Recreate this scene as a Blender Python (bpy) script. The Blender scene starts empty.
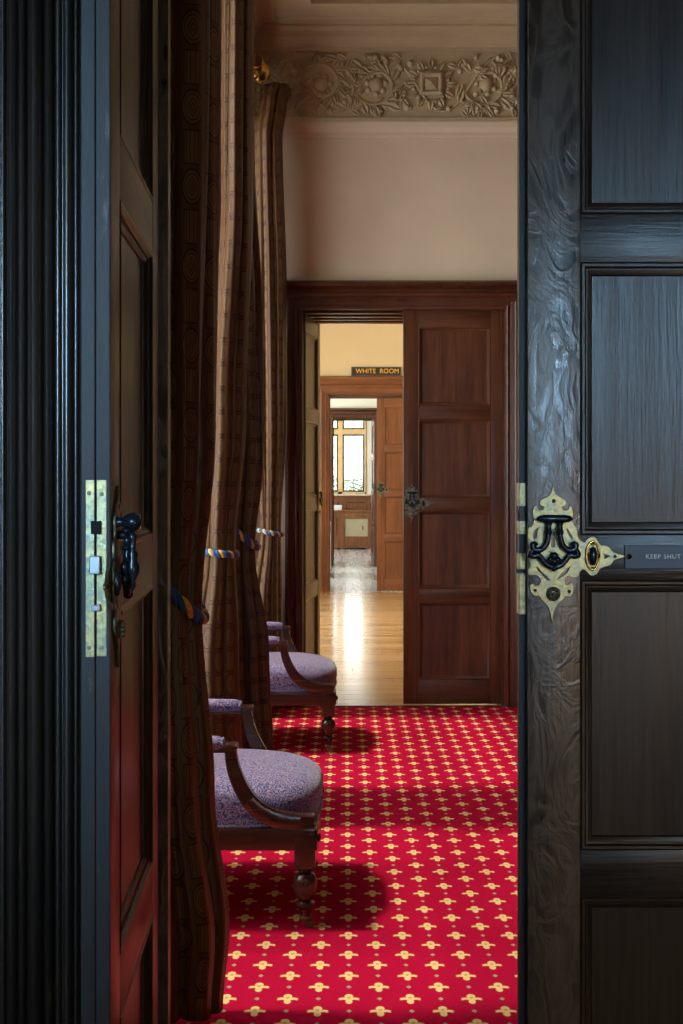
import bpy, bmesh, math, random
from mathutils import Vector, Matrix
PI = math.pi
sc = bpy.context.scene
col = sc.collection
R = math.radians
rnd = random.Random(7)

# ------------------------------------------------------------------ view
sc.view_settings.view_transform = 'Standard'
sc.view_settings.look = 'None'
sc.view_settings.gamma = 1
sc.view_settings.exposure = 0.0
sc.view_settings.use_curve_mapping = False
sc.cycles.use_denoising = True
sc.cycles.max_bounces = 8
sc.cycles.diffuse_bounces = 5
sc.cycles.glossy_bounces = 4
sc.cycles.transparent_max_bounces = 12
sc.cycles.sample_clamp_indirect = 4
sc.cycles.caustics_reflective = False
sc.cycles.caustics_refractive = False

# ------------------------------------------------------------------ node helpers
class N:
    def __init__(s, name):
        s.m = bpy.data.materials.new(name); s.m.use_nodes = True
        s.nt = s.m.node_tree; s.nt.nodes.clear()
        s.out = s.nt.nodes.new('ShaderNodeOutputMaterial')
        s.b = s.nt.nodes.new('ShaderNodeBsdfPrincipled')
        s.nt.links.new(s.b.outputs[0], s.out.inputs[0])
    def n(s, t, **k):
        x = s.nt.nodes.new(t)
        for a, v in k.items(): setattr(x, a, v)
        return x
    def set(s, node, i, v):
        if isinstance(v, bpy.types.NodeSocket): s.nt.links.new(v, node.inputs[i])
        else:
            if isinstance(v, tuple) and len(v) == 3 and node.inputs[i].type == 'RGBA': v = (*v, 1)
            node.inputs[i].default_value = v
    def math(s, op, a, b=0.0, c=None):
        x = s.n('ShaderNodeMath', operation=op); s.set(x, 0, a)
        if op not in ('ABSOLUTE', 'FRACT', 'FLOOR', 'SINE', 'SQRT', 'ROUND'): s.set(x, 1, b)
        if c is not None: s.set(x, 2, c)
        return x.outputs[0]
    def coord(s, w='Object', scale=(1, 1, 1), rot=(0, 0, 0), loc=(0, 0, 0)):
        tc = s.n('ShaderNodeTexCoord'); mp = s.n('ShaderNodeMapping')
        s.nt.links.new(tc.outputs[w], mp.inputs[0])
        mp.inputs['Scale'].default_value = scale; mp.inputs['Rotation'].default_value = rot
        mp.inputs['Location'].default_value = loc
        return mp.outputs[0]
    def noise(s, v, scale, detail=4, rough=.55, dist=0.0):
        x = s.n('ShaderNodeTexNoise'); s.set(x, 'Vector', v)
        x.inputs['Scale'].default_value = scale; x.inputs['Detail'].default_value = detail
        x.inputs['Roughness'].default_value = rough; x.inputs['Distortion'].default_value = dist
        return x.outputs[0]
    def ramp(s, f, stops, interp='LINEAR'):
        x = s.n('ShaderNodeValToRGB'); x.color_ramp.interpolation = interp
        e = x.color_ramp.elements
        while len(e) < len(stops): e.new(.5)
        for k, (p, c) in enumerate(stops):
            e[k].position = p; e[k].color = (*c, 1) if len(c) == 3 else c
        s.set(x, 0, f); return x.outputs[0]
    def mix(s, f, a, b, mode='MIX'):
        x = s.n('ShaderNodeMix', data_type='RGBA', blend_type=mode)
        s.set(x, 0, f); s.set(x, 6, a); s.set(x, 7, b); return x.outputs[2]
    def bump(s, h, strength=.3, dist=.01):
        x = s.n('ShaderNodeBump'); x.inputs['Strength'].default_value = strength
        x.inputs['Distance'].default_value = dist; s.set(x, 'Height', h)
        s.nt.links.new(x.outputs[0], s.b.inputs['Normal'])
    def base(s, c): s.set(s.b, 'Base Color', c)
    def rough(s, v): s.set(s.b, 'Roughness', v)

def plain(name, c, rough=.5, metal=0.0, spec=.5, var=.12, nscale=12, bump=0.0):
    a = N(name); v = a.coord()
    f = a.noise(v, nscale, 5)
    lo = tuple(x * (1 - var) for x in c); hi = tuple(min(1, x * (1 + var)) for x in c)
    a.base(a.ramp(f, [(.3, lo), (.7, hi)])); a.rough(rough)
    a.b.inputs['Metallic'].default_value = metal
    a.b.inputs['Specular IOR Level'].default_value = spec
    if bump: a.bump(f, bump, .004)
    return a.m

def wood(name, dark, light, rough=.38, axis='Z', figure=0.0, scale=1.0, coat=.0, bump=.35, spec=.5, worn=None, figstrength=0.25):
    a = N(name)
    st = {'Z': (26, 26, 1.3), 'X': (1.3, 26, 26), 'Y': (26, 1.3, 26)}[axis]
    st = tuple(x * scale for x in st)
    v = a.coord(scale=st)
    f = a.noise(v, 1.0, 8, .65, .35)
    fine = a.noise(a.coord(scale=tuple(x * 5 for x in st)), 1.0, 3, .6)
    h = a.math('ADD', a.math('MULTIPLY', f, .7), a.math('MULTIPLY', fine, .3))
    big = a.noise(a.coord(scale=(1, 1, 1)), 2.2, 4)
    c = a.ramp(h, [(.3, dark), (.52, tuple((p + q) / 2 for p, q in zip(dark, light))), (.75, light)])
    c = a.mix(a.ramp(big, [(.35, (0, 0, 0)), (.75, (.55, .55, .55))]), c, tuple(x * .5 for x in dark))
    if figure:
        w = a.n('ShaderNodeTexNoise'); a.set(w, 'Vector', a.coord(scale=(9, 9, 5)))
        w.inputs['Scale'].default_value = figure; w.inputs['Detail'].default_value = 5; w.inputs['Distortion'].default_value = 2.2
        g = a.ramp(w.outputs[0], [(.38, (0, 0, 0)), (.5, (1, 1, 1)), (.62, (0, 0, 0))])
        c = a.mix(a.math('MULTIPLY', g, figstrength), c, tuple(min(1, x * 2.0) for x in light))
        h = a.math('ADD', h, a.math('MULTIPLY', g, .35))
    if worn:
        wn = a.ramp(a.noise(a.coord(scale=(14, 14, 3)), 1.6, 9, .75), [(.60, (0, 0, 0)), (.68, (1, 1, 1))])
        c = a.mix(wn, c, worn)
    a.base(c)
    a.rough(a.math('ADD', a.math('MULTIPLY', h, .3), rough - .12))
    a.b.inputs['Specular IOR Level'].default_value = spec
    a.b.inputs['Coat Weight'].default_value = coat; a.b.inputs['Coat Roughness'].default_value = .2
    a.bump(h, bump, .0025)
    return a.m

M = {}
D0, D1 = (.009, .006, .004), (.065, .040, .026)
M['oak_z'] = wood('dark_oak_upright', D0, D1, .30, 'Z', bump=.8, spec=.38)
M['oak_x'] = wood('dark_oak_level', D0, D1, .30, 'X', bump=.8, spec=.38)
M['oak_fig'] = wood('dark_oak_figured', D0, (.075, .052, .034), .26, 'Z', figure=1.6, bump=.55, figstrength=.45, spec=1.0)
M['ebon'] = wood('ebonised_casing', (.012, .008, .006), (.055, .030, .018), .40, 'Z', coat=.6, worn=(.09, .045, .018), bump=.6)
B0, B1 = (.040, .013, .005), (.21, .075, .030)
M['worn_edge'] = wood('worn_blue_black_edge', (.008, .012, .016), (.06, .07, .08), .50, 'Z', figure=0, bump=1.0, worn=(.14, .14, .13))
M['mah_z'] = wood('brown_polished_upright', B0, B1, .36, 'Z', spec=.3)
M['mah_x'] = wood('brown_polished_level', B0, B1, .36, 'X', spec=.3)
M['mahd_z'] = wood('brown_casing_upright', (.04, .012, .006), (.17, .055, .024), .26, 'Z', coat=.3)
M['mahd_x'] = wood('brown_casing_level', (.04, .012, .006), (.17, .055, .024), .26, 'X', coat=.3)
O0, O1 = (.12, .042, .015), (.34, .13, .045)
M['oakw_z'] = wood('warm_oak_upright', O0, O1, .4, 'Z')
M['oakw_x'] = wood('warm_oak_level', O0, O1, .4, 'X')
M['chair_wood'] = wood('chair_frame_wood', (.028, .009, .007), (.085, .028, .018), .22, 'X', coat=.5, bump=.15)
M['panelling'] = wood('dark_wall_panelling', (.03, .012, .006), (.09, .04, .02), .5, 'Z')
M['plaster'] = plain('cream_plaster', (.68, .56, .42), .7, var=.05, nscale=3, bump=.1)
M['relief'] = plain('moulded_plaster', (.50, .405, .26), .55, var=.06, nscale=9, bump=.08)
M['yellow'] = plain('yellow_cream_plaster', (.71, .59, .37), .7, var=.03, nscale=2)
M['pale'] = plain('pale_plaster', (.72, .68, .56), .7, var=.03, nscale=2)
M['hall'] = plain('hall_panelling', (.05, .035, .025), .8, var=.05, nscale=2)
M['brass'] = plain('aged_brass', (.50, .44, .22), .36, .85, var=.35, nscale=60, bump=.2)
def patina():
    a = N('greenish_aged_brass'); f = a.noise(a.coord(), 38, 6, .7); g = a.noise(a.coord(), 150, 4)
    c = a.ramp(f, [(.32, (.18, .22, .18)), (.5, (.44, .40, .21)), (.7, (.74, .58, .24))])
    a.base(a.mix(a.ramp(g, [(.5, (0, 0, 0)), (.7, (.6, .6, .6))]), c, (.12, .16, .17)))
    a.rough(a.math('ADD', .25, a.math('MULTIPLY', f, .35))); a.b.inputs['Metallic'].default_value = .8; a.bump(g, .25, .003); return a.m
M['brass'] = patina()
M['brass_dark'] = plain('dark_bronze', (.17, .17, .11), .42, .6, var=.5, nscale=60, bump=.2)
M['gold'] = plain('gilt_brass', (.85, .55, .14), .25, 1.0, var=.2, nscale=40)
M['iron'] = plain('blue_black_iron', (.028, .040, .055), .24, .6, var=.3, nscale=40)
M['steel'] = plain('dull_steel', (.28, .30, .32), .35, .9)
M['hole_shade'] = plain('painted_hole_shade', (.006, .006, .006), .8)  # black colour stands in for the shade inside keyway and screw holes
M['plate_blue'] = plain('blue_grey_sign', (.018, .045, .085), .45, var=.15, nscale=30)
M['letter_white'] = plain('white_letter', (.75, .78, .78), .5, var=.02)
M['letter_gold'] = plain('gold_letter', (.85, .5, .08), .4, .2, var=.05)
M['sign_black'] = plain('black_sign', (.018, .018, .014), .4)
M['stone'] = plain('ochre_stone', (.85, .55, .25), .7, var=.15, nscale=8)
M['frame_green'] = plain('green_black_iron_frame', (.02, .04, .032), .5)
M['lead'] = plain('lead_came', (.22, .22, .22), .5, .3)
M['white_paint'] = plain('white_painted_metal', (.75, .76, .74), .45, var=.03)
M['rope_blue'] = plain('blue_cord', (.015, .085, .28), .65, var=.4, nscale=160, bump=.5)
M['rope_yellow'] = plain('yellow_cord', (.75, .40, .035), .6, var=.3, nscale=160, bump=.5)
M['lining'] = plain('curtain_lining', (.30, .2, .12), .8)
M['cover_cream'] = plain('cream_grille', (.40, .34, .22), .7, var=.05)

def carpet():
    a = N('crimson_carpet'); v = a.coord()
    sx = a.n('ShaderNodeSeparateXYZ'); a.nt.links.new(v, sx.inputs[0])
    X, Y = sx.outputs[0], sx.outputs[1]
    C, P = .0743, .147
    X0, Y0 = .0095, 3.164 - .013
    ux = a.math('DIVIDE', a.math('SUBTRACT', X, X0), C)
    k = a.math('ROUND', ux)
    u = a.math('MULTIPLY', a.math('SUBTRACT', ux, k), C)
    par = a.math('MULTIPLY', a.math('ABSOLUTE', a.math('MODULO', k, 2.0)), .5)
    vy = a.math('SUBTRACT', a.math('DIVIDE', a.math('SUBTRACT', Y, Y0), P), par)
    kv = a.math('ROUND', vy)
    w = a.math('MULTIPLY', a.math('SUBTRACT', vy, kv), P)
    vd = a.math('SUBTRACT', vy, a.math('ADD', a.math('FLOOR', vy), .5))
    wd = a.math('MULTIPLY', vd, P)
    au = a.math('ABSOLUTE', u)
    def ell(U, V, cv, rx, ry):
        q = a.math('SUBTRACT', V, cv)
        return a.math('SUBTRACT', 1.0, a.math('SQRT', a.math('ADD', a.math('POWER', a.math('DIVIDE', a.math('ABSOLUTE', U), rx), 2.0), a.math('POWER', a.math('DIVIDE', a.math('ABSOLUTE', q), ry), 2.0))))
    S = lambda x: a.math('MINIMUM', a.math('MAXIMUM', a.math('MULTIPLY', x, 6.0), 0.0), 1.0)
    top = S(ell(u, w, .014, .0115, .0155))
    bot = S(ell(u, w, -.017, .0095, .0155))
    # arms, slightly swept and swelling at the tips
    q = a.math('ABSOLUTE', a.math('SUBTRACT', w, a.math('SUBTRACT', .001, a.math('MULTIPLY', a.math('ABSOLUTE', a.math('SUBTRACT', au, .014)), .35))))
    arm = a.math('MINIMUM', S(a.math('SUBTRACT', 1.0, a.math('DIVIDE', q, .0075))), S(a.math('SUBTRACT', 1.0, a.math('DIVIDE', au, .0265))))
    mot = a.math('MAXIMUM', a.math('MAXIMUM', top, bot), arm)
    dot = S(a.math('SUBTRACT', 1.0, a.math('DIVIDE', a.math('ADD', au, a.math('MULTIPLY', a.math('ABSOLUTE', wd), .7)), .0075)))
    core = S(ell(au, w, .006, .005, .006))
    pile = a.noise(a.coord(scale=(1, 1, 1)), 420, 2)
    soil = a.noise(a.coord(), 2.5, 4)
    red = a.mix(pile, (.38, .002, .028), (.60, .010, .056))
    red = a.mix(a.math('MULTIPLY', soil, .25), red, (.36, .0, .02))
    gold = a.mix(pile, (.70, .42, .13), (1.0, .74, .34))
    c = a.mix(mot, red, gold)
    c = a.mix(a.math('MULTIPLY', core, .5), c, (.20, .14, .04))
    c = a.mix(dot, c, (.40, .34, .20))
    a.base(c); a.rough(.95); a.b.inputs['Specular IOR Level'].default_value = .03
    a.bump(pile, .5, .004)
    return a.m
M['carpet'] = carpet()

def brocade():
    a = N('brocade_curtain')
    tc = a.n('ShaderNodeTexCoord'); sx = a.n('ShaderNodeSeparateXYZ'); a.nt.links.new(tc.outputs['UV'], sx.inputs[0])
    U, V = sx.outputs[0], sx.outputs[1]
    W, H = .095, .172
    uc = a.math('DIVIDE', U, W); k = a.math('ROUND', uc)
    u = a.math('MULTIPLY', a.math('SUBTRACT', uc, k), W)
    par = a.math('MULTIPLY', a.math('ABSOLUTE', a.math('MODULO', k, 2.0)), .5)
    vc = a.math('ADD', a.math('DIVIDE', V, H), par)
    v = a.math('MULTIPLY', a.math('SUBTRACT', vc, a.math('ROUND', vc)), H)       # -H/2..H/2, roundel at 0
    v2 = a.math('SUBTRACT', a.math('ABSOLUTE', v), H / 2)                             # 0 at cartouche centre (negative up)
    au = a.math('ABSOLUTE', u); av2 = a.math('ABSOLUTE', v2); av = a.math('ABSOLUTE', v)
    r = a.math('SQRT', a.math('ADD', a.math('POWER', au, 2.0), a.math('POWER', av, 2.0)))
    def line(x, at, w): # 1 near x==at
        return a.math('MINIMUM', 1.0, a.math('MAXIMUM', 0.0, a.math('SUBTRACT', 1.6, a.math('MULTIPLY', a.math('ABSOLUTE', a.math('SUBTRACT', x, at)), 1.6 / w))))
    ins = lambda x, lim: a.math('LESS_THAN', x, lim)
    ring = a.math('MAXIMUM', line(r, .038, .003), line(r, .028, .0022))
    dia = a.math('ADD', au, av)
    core = a.math('MULTIPLY', a.math('MAXIMUM', line(dia, .020, .0025), line(dia, .009, .003)), ins(r, .026))
    bars = a.math('MAXIMUM', line(au, .008, .002), a.math('MAXIMUM', line(au, .021, .0025), line(au, .032, .002)))
    bars = a.math('MULTIPLY', bars, ins(av2, .036))
    cap = a.math('MULTIPLY', line(av2, .037, .0022), ins(au, .034))
    pat = a.math('MAXIMUM', a.math('MAXIMUM', ring, core), a.math('MAXIMUM', bars, cap))
    dots = a.noise(tc.outputs['UV'], 260, 2)
    ground = a.mix(dots, (.055, .021, .008), (.120, .050, .017))
    fill = a.math('MULTIPLY', a.math('MAXIMUM', ins(r, .034), a.math('MULTIPLY', ins(av2, .034), ins(au, .026))), .6)
    ground = a.mix(fill, ground, (.185, .095, .030))
    c = a.mix(a.math('MULTIPLY', pat, .85), ground, (.016, .007, .006))
    a.base(c); a.rough(.40)
    a.b.inputs['Specular IOR Level'].default_value = .28
    a.bump(a.math('ADD', a.math('MULTIPLY', pat, -1.0), a.math('MULTIPLY', dots, .35)), .55, .0022)
    return a.m
M['brocade'] = brocade()

def paisley():
    a = N('paisley_upholstery'); v = a.coord()
    w = a.n('ShaderNodeTexNoise'); a.set(w, 'Vector', v); w.inputs['Scale'].default_value = 40; w.inputs['Detail'].default_value = 2
    wv = a.n('ShaderNodeVectorMath', operation='MULTIPLY_ADD'); a.nt.links.new(w.outputs['Color'], wv.inputs[0])
    wv.inputs[1].default_value = (.03, .03, .03); a.nt.links.new(v, wv.inputs[2])
    vo = a.n('ShaderNodeTexVoronoi'); a.nt.links.new(wv.outputs[0], vo.inputs['Vector']); vo.inputs['Scale'].default_value = 34
    d = vo.outputs['Distance']
    rings = a.math('ADD', a.math('MULTIPLY', a.math('SINE', a.math('MULTIPLY', d, 30.0)), .5), .5)
    vo2 = a.n('ShaderNodeTexVoronoi'); a.nt.links.new(wv.outputs[0], vo2.inputs['Vector']); vo2.inputs['Scale'].default_value = 110
    pink = a.ramp(vo2.outputs['Distance'], [(.25, (1, 1, 1)), (.42, (0, 0, 0))])
    c = a.ramp(rings, [(.25, (.035, .040, .17)), (.5, (.13, .11, .27)), (.8, (.34, .27, .40))])
    c = a.mix(a.math('MULTIPLY', pink, .6), c, (.62, .27, .30))
    sp = a.ramp(a.noise(v, 130, 3), [(.55, (0, 0, 0)), (.62, (1, 1, 1))])
    c = a.mix(a.math('MULTIPLY', sp, .55), c, (.02, .05, .22))
    a.base(c); a.rough(.8); a.b.inputs['Sheen Weight'].default_value = .3
    a.bump(rings, .3, .002)
    return a.m
M['paisley'] = paisley()

def boards(name, dark, light, along='X', wid=.14, rough=.2, coat=.3, bump=.25):
    a = N(name); v = a.coord()
    sx = a.n('ShaderNodeSeparateXYZ'); a.nt.links.new(v, sx.inputs[0])
    X, Y = (sx.outputs[0], sx.outputs[1]) if along == 'X' else (sx.outputs[1], sx.outputs[0])
    q = a.math('DIVIDE', Y, wid); k = a.math('FLOOR', q); f = a.math('FRACT', q)
    gap = a.math('ADD', a.math('LESS_THAN', f, .03), a.math('LESS_THAN', a.math('FRACT', a.math('ADD', a.math('DIVIDE', X, 2.3), a.math('MULTIPLY', k, .37))), .002))
    wn = a.n('ShaderNodeTexWhiteNoise'); wn.noise_dimensions = '1D'; a.nt.links.new(k, wn.inputs['W'])
    st = (1.6, 30, 1) if along == 'X' else (9, .5, 1)
    g = a.noise(a.coord(scale=st), 1.0, 3, .5, .1)
    t = a.math('ADD', a.math('MULTIPLY', g, .7), a.math('MULTIPLY', wn.outputs[0], .3))
    c = a.ramp(t, [(.25, dark), (.75, light)])
    c = a.mix(gap, c, tuple(x * .2 for x in dark))
    a.base(c); a.rough(a.math('ADD', rough, a.math('MULTIPLY', g, .15)))
    a.b.inputs['Coat Weight'].default_value = coat; a.b.inputs['Coat Roughness'].default_value = .12
    if bump: a.bump(a.math('SUBTRACT', a.math('MULTIPLY', g, .4), gap), bump, .003)
    return a.m
M['boards'] = boards('honey_floorboards', (.50, .30, .12), (.78, .54, .27), 'X', .16, .16, coat=.5, bump=.12)
M['boards_grey'] = boards('grey_worn_floorboards', (.40, .40, .40), (.66, .66, .66), 'Y', .20, .2, coat=.6, bump=.0)
M['boards_hall'] = boards('dark_hall_floorboards', (.05, .03, .02), (.12, .07, .04), 'X', .12, .3)

def glass():
    a = N('window_glass'); tr = a.n('ShaderNodeBsdfTransparent'); gl = a.n('ShaderNodeBsdfGlossy'); gl.inputs['Roughness'].default_value = .03
    fr = a.n('ShaderNodeFresnel'); fr.inputs[0].default_value = 1.45
    nz = a.noise(a.coord(), 6, 2); a.set(tr, 0, a.ramp(nz, [(.2, (.9, .93, .92)), (.8, (1, 1, 1))]))
    mx = a.n('ShaderNodeMixShader'); a.set(mx, 0, a.math('MULTIPLY', fr.outputs[0], .5))
    a.nt.links.new(tr.outputs[0], mx.inputs[1]); a.nt.links.new(gl.outputs[0], mx.inputs[2]); a.nt.links.new(mx.outputs[0], a.out.inputs[0])
    return a.m
M['glass'] = glass()
M['foliage'] = plain('grey_green_foliage', (.55, .60, .52), .8, var=.4, nscale=6)
M['bark'] = plain('grey_bark', (.2, .17, .14), .9, var=.3, nscale=10)
M['grass'] = plain('lawn_grass', (.16, .24, .08), .9, var=.3, nscale=10)

# ------------------------------------------------------------------ mesh helpers
class MB:
    """collects shapes and links them as ONE mesh object"""
    def __init__(s): s.bm = bmesh.new(); s.mi = 0; s.uv = None
    def face(s, vs):
        try:
            f = s.bm.faces.new(vs); f.material_index = s.mi; return f
        except ValueError: return None
    def box(s, x0, x1, y0, y1, z0, z1, bev=0.0, mi=None):
        if mi is not None: s.mi = mi
        xs = sorted((x0, x1)); ys = sorted((y0, y1)); zs = sorted((z0, z1))
        v = [s.bm.verts.new((x, y, z)) for x in xs for y in ys for z in zs]
        fs = [s.face([v[i] for i in q]) for q in ((0, 1, 3, 2), (4, 6, 7, 5), (0, 4, 5, 1), (2, 3, 7, 6), (0, 2, 6, 4), (1, 5, 7, 3))]
        if bev:
            es = list({e for f in fs for e in f.edges})
            r = bmesh.ops.bevel(s.bm, geom=es, offset=bev, segments=2, affect='EDGES', profile=.6)
            for f in r['faces']: f.material_index = s.mi
        return s
    def rings(s, rings, closed=True, caps=True):
        R_ = [[s.bm.verts.new(p) for p in r] for r in rings]
        n = len(R_[0])
        for a, b in zip(R_, R_[1:]):
            for i in range(n if closed else n - 1):
                j = (i + 1) % n; s.face([a[i], a[j], b[j], b[i]])
        if caps and closed:
            s.face(list(reversed(R_[0]))); s.face(R_[-1])
        return R_
    def tube(s, pts, rad, n=10, squash=1.0, up=Vector((0, 0, 1))):
        pts = [Vector(p) for p in pts]
        if not isinstance(rad, (list, tuple)): rad = [rad] * len(pts)
        rr = []; prev = None
        for i, p in enumerate(pts):
            t = (pts[min(i + 1, len(pts) - 1)] - pts[max(i - 1, 0)]).normalized()
            if prev is None:
                a = t.cross(up); a = a if a.length > .05 else t.cross(Vector((1, 0, 0)))
            else: a = prev - t * prev.dot(t)
            a.normalize(); prev = a; b = t.cross(a)
            rr.append([p + a * math.cos(2 * PI * k / n) * rad[i] + b * math.sin(2 * PI * k / n) * rad[i] * squash for k in range(n)])
        s.rings(rr); return s
    def lathe(s, prof, c=(0, 0, 0), n=24, axis='Z'):
        rr = []
        for r, h in prof:
            ring = []
            for k in range(n):
                a = 2 * PI * k / n; x, y = r * math.cos(a), r * math.sin(a)
                p = {'Z': (x, y, h), 'Y': (x, -h, y), 'X': (h, x, y)}[axis]
                ring.append((p[0] + c[0], p[1] + c[1], p[2] + c[2]))
            rr.append(ring)
        s.rings(rr); return s
    def ball(s, c, r, n=12, sc_=(1, 1, 1)):
        m = max(6, n // 2)
        return s.lathe([(max(1e-4, r * math.sin(PI * i / m)) * sc_[0], -r * math.cos(PI * i / m) * sc_[2]) for i in range(m + 1)], c, n)
    def extrude_z(s, prof, z0, z1):   # prof: closed list of (x, y)
        s.rings([[(x, y, z0) for x, y in prof], [(x, y, z1) for x, y in prof]]); return s
    def frame(s, u0, u1, w0, w1, prof, plane='XZ', mis=None):
        """mitred moulding inside the rectangle u0..u1 x w0..w1; prof = closed list of (inset, h)"""
        ring = []
        for (cu, cw, su, sw) in ((u0, w0, 1, 1), (u1, w0, -1, 1), (u1, w1, -1, -1), (u0, w1, 1, -1)):
            ring.append([((cu + su * i, h, cw + sw * i) if plane == 'XZ' else (cu + su * i, cw + sw * i, h)) for i, h in prof])
        V = [[s.bm.verts.new(p) for p in r] for r in ring]; n = len(prof)
        for k in range(4):
            if mis: s.mi = mis[k % 2]
            a, b = V[k], V[(k + 1) % 4]
            for i in range(n):
                j = (i + 1) % n; s.face([a[i], a[j], b[j], b[i]])
        return s
    def build(s, name, mats, parent=None, smooth=False, mat=None):
        bmesh.ops.recalc_face_normals(s.bm, faces=s.bm.faces)
        me = bpy.data.meshes.new(name); s.bm.to_mesh(me); s.bm.free()
        if mat is not None: me.transform(mat)
        for m in (mats if isinstance(mats, (list, tuple)) else [mats]): me.materials.append(m)
        o = bpy.data.objects.new(name, me); col.objects.link(o)
        if smooth:
            for p in me.polygons: p.use_smooth = True
            if smooth != 'all': me.set_sharp_from_angle(angle=R(40))
        if parent: o.parent = parent
        return o

def empty(name, loc=(0, 0, 0), rz=0):
    o = bpy.data.objects.new(name, None); col.objects.link(o)
    o.location = loc; o.rotation_euler = (0, 0, rz); o.empty_display_size = .1
    return o
def tag(o, label=None, cat=None, group=None, kind=None):
    if label: o['label'] = label
    if cat: o['category'] = cat
    if group: o['group'] = group
    if kind: o['kind'] = kind
    return o
def struct(o, label=None, cat=None):
    o['kind'] = 'structure'
    return tag(o, label, cat)
def copy_tree(o, parent=None):
    c = o.copy(); col.objects.link(c)
    if parent: c.parent = parent
    for ch in list(o.children): copy_tree(ch, c)
    return c

def curve_mesh(splines, extrude, bevel=0.0, text=None, size=.1, spacing=1.0, align='CENTER'):
    if text:
        cu = bpy.data.curves.new('tmp', 'FONT'); cu.body = text; cu.size = size; cu.align_x = align; cu.align_y = 'CENTER'
        cu.space_character = spacing
    else:
        cu = bpy.data.curves.new('tmp', 'CURVE'); cu.dimensions = '2D'; cu.fill_mode = 'BOTH'
        for pts in splines:
            sp = cu.splines.new('POLY'); sp.points.add(len(pts) - 1)
            for p, (x, y) in zip(sp.points, pts): p.co = (x, y, 0, 1)
            sp.use_cyclic_u = True
    cu.extrude = extrude; cu.bevel_depth = bevel; cu.bevel_resolution = 1
    o = bpy.data.objects.new('tmp', cu); col.objects.link(o)
    dg = bpy.context.evaluated_depsgraph_get(); dg.update()
    me = bpy.data.meshes.new_from_object(o.evaluated_get(dg))
    bpy.data.objects.remove(o); bpy.data.curves.remove(cu)
    me.materials.clear()
    return me
def mesh_obj(name, me, mat, parent=None, M4=None):
    if M4 is not None: me.transform(M4)
    me.name = name; me.materials.append(mat)
    o = bpy.data.objects.new(name, me); col.objects.link(o)
    if parent: o.parent = parent
    return o
UPR = Matrix.Rotation(PI / 2, 4, 'X')    # flat curve (x, y) -> upright (x, z), front towards -y

def catmull(pts, k=4, closed=False):
    n = len(pts); out = []
    rng = n if closed else n - 1
    for i in range(rng):
        g = lambda j: Vector(pts[j % n]) if closed else Vector(pts[max(0, min(n - 1, j))])
        p0, p1, p2, p3 = g(i - 1), g(i), g(i + 1), g(i + 2)
        for q in range(k):
            t = q / k
            out.append(.5 * ((2 * p1) + (p2 - p0) * t + (2 * p0 - 5 * p1 + 4 * p2 - p3) * t * t + (3 * p1 - p0 - 3 * p2 + p3) * t ** 3))
    if not closed: out.append(Vector(pts[-1]))
    return out

# ------------------------------------------------------------------ camera
cam = bpy.data.objects.new('camera', bpy.data.cameras.new('camera')); col.objects.link(cam)
cam.location = (0, 0, 1.25); cam.rotation_euler = (PI / 2, 0, 0)
cam.data.sensor_width = 36; cam.data.lens = 1300 / 1024 * 36
cam.data.shift_x = -3.5 / 1024; cam.data.shift_y = -29 / 1024
cam.data.clip_start = .05; cam.data.clip_end = 400
sc.camera = cam

# ================================================================== THE SETTING
def wall_open(name, mat, x0, x1, y0, y1, z1, ox0, ox1, oz1, z0=0.0):
    b = MB()
    b.box(x0, ox0, y0, y1, z0, z1); b.box(ox1, x1, y0, y1, z0, z1); b.box(ox0, ox1, y0, y1, oz1, z1)
    return struct(b.build(name, mat))
# floors
def floor(name, mat, x0, x1, y0, y1, z=0.0):
    b = MB().box(x0, x1, y0, y1, z - .1, z); return struct(b.build(name, mat))
floor('floor', M['boards_hall'], -2.6, 3.2, -3.0, 2.14)
floor('floor', M['carpet'], -1.1, 3.4, 2.14, 7.275)
floor('floor', M['boards'], -2.6, 3.4, 7.275, 14.9)
floor('floor', M['boards_grey'], -2.6, 3.4, 14.9, 25.0)
# threshold strip
struct(MB().box(-.34, .9, 7.262, 7.29, 0, .006, .002).build('trim_1', M['mahd_x']))

CEIL = 3.80
# --- room one: end wall, right wall, front wall, window wall
wall_open('wall_back', M['plaster'], -1.05, 3.5, 7.27, 7.97, 4.0, -.30, .95, 2.26)
struct(MB().box(3.4, 3.5, 2.3, 7.27, 0, 4.0).build('wall_right', M['panelling']))
wall_open('wall_front', M['panelling'], -1.05, 3.5, 2.17, 2.30, 4.0, -.34, .90, 2.26)
b = MB()
W1, W2 = (2.86, 4.80), (5.20, 7.00)
XW, XO = -.60, -1.05
b.box(XO, XW, 2.30, W1[0], 0, 4.0); b.box(XO, XW, W1[1], W2[0], 0, 4.0); b.box(XO, XW, W2[1], 7.27, 0, 4.0)
for w in (W1, W2):
    b.box(XO, XW, w[0], w[1], 3.32, 4.0); b.box(XO, XO + .12, w[0], w[1], 0, .40)
struct(b.build('wall_left', M['plaster']))
struct(MB().box(-1.05, 3.5, 2.2, 7.6, 4.0, 4.1).build('ceiling', M['relief']))

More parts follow.
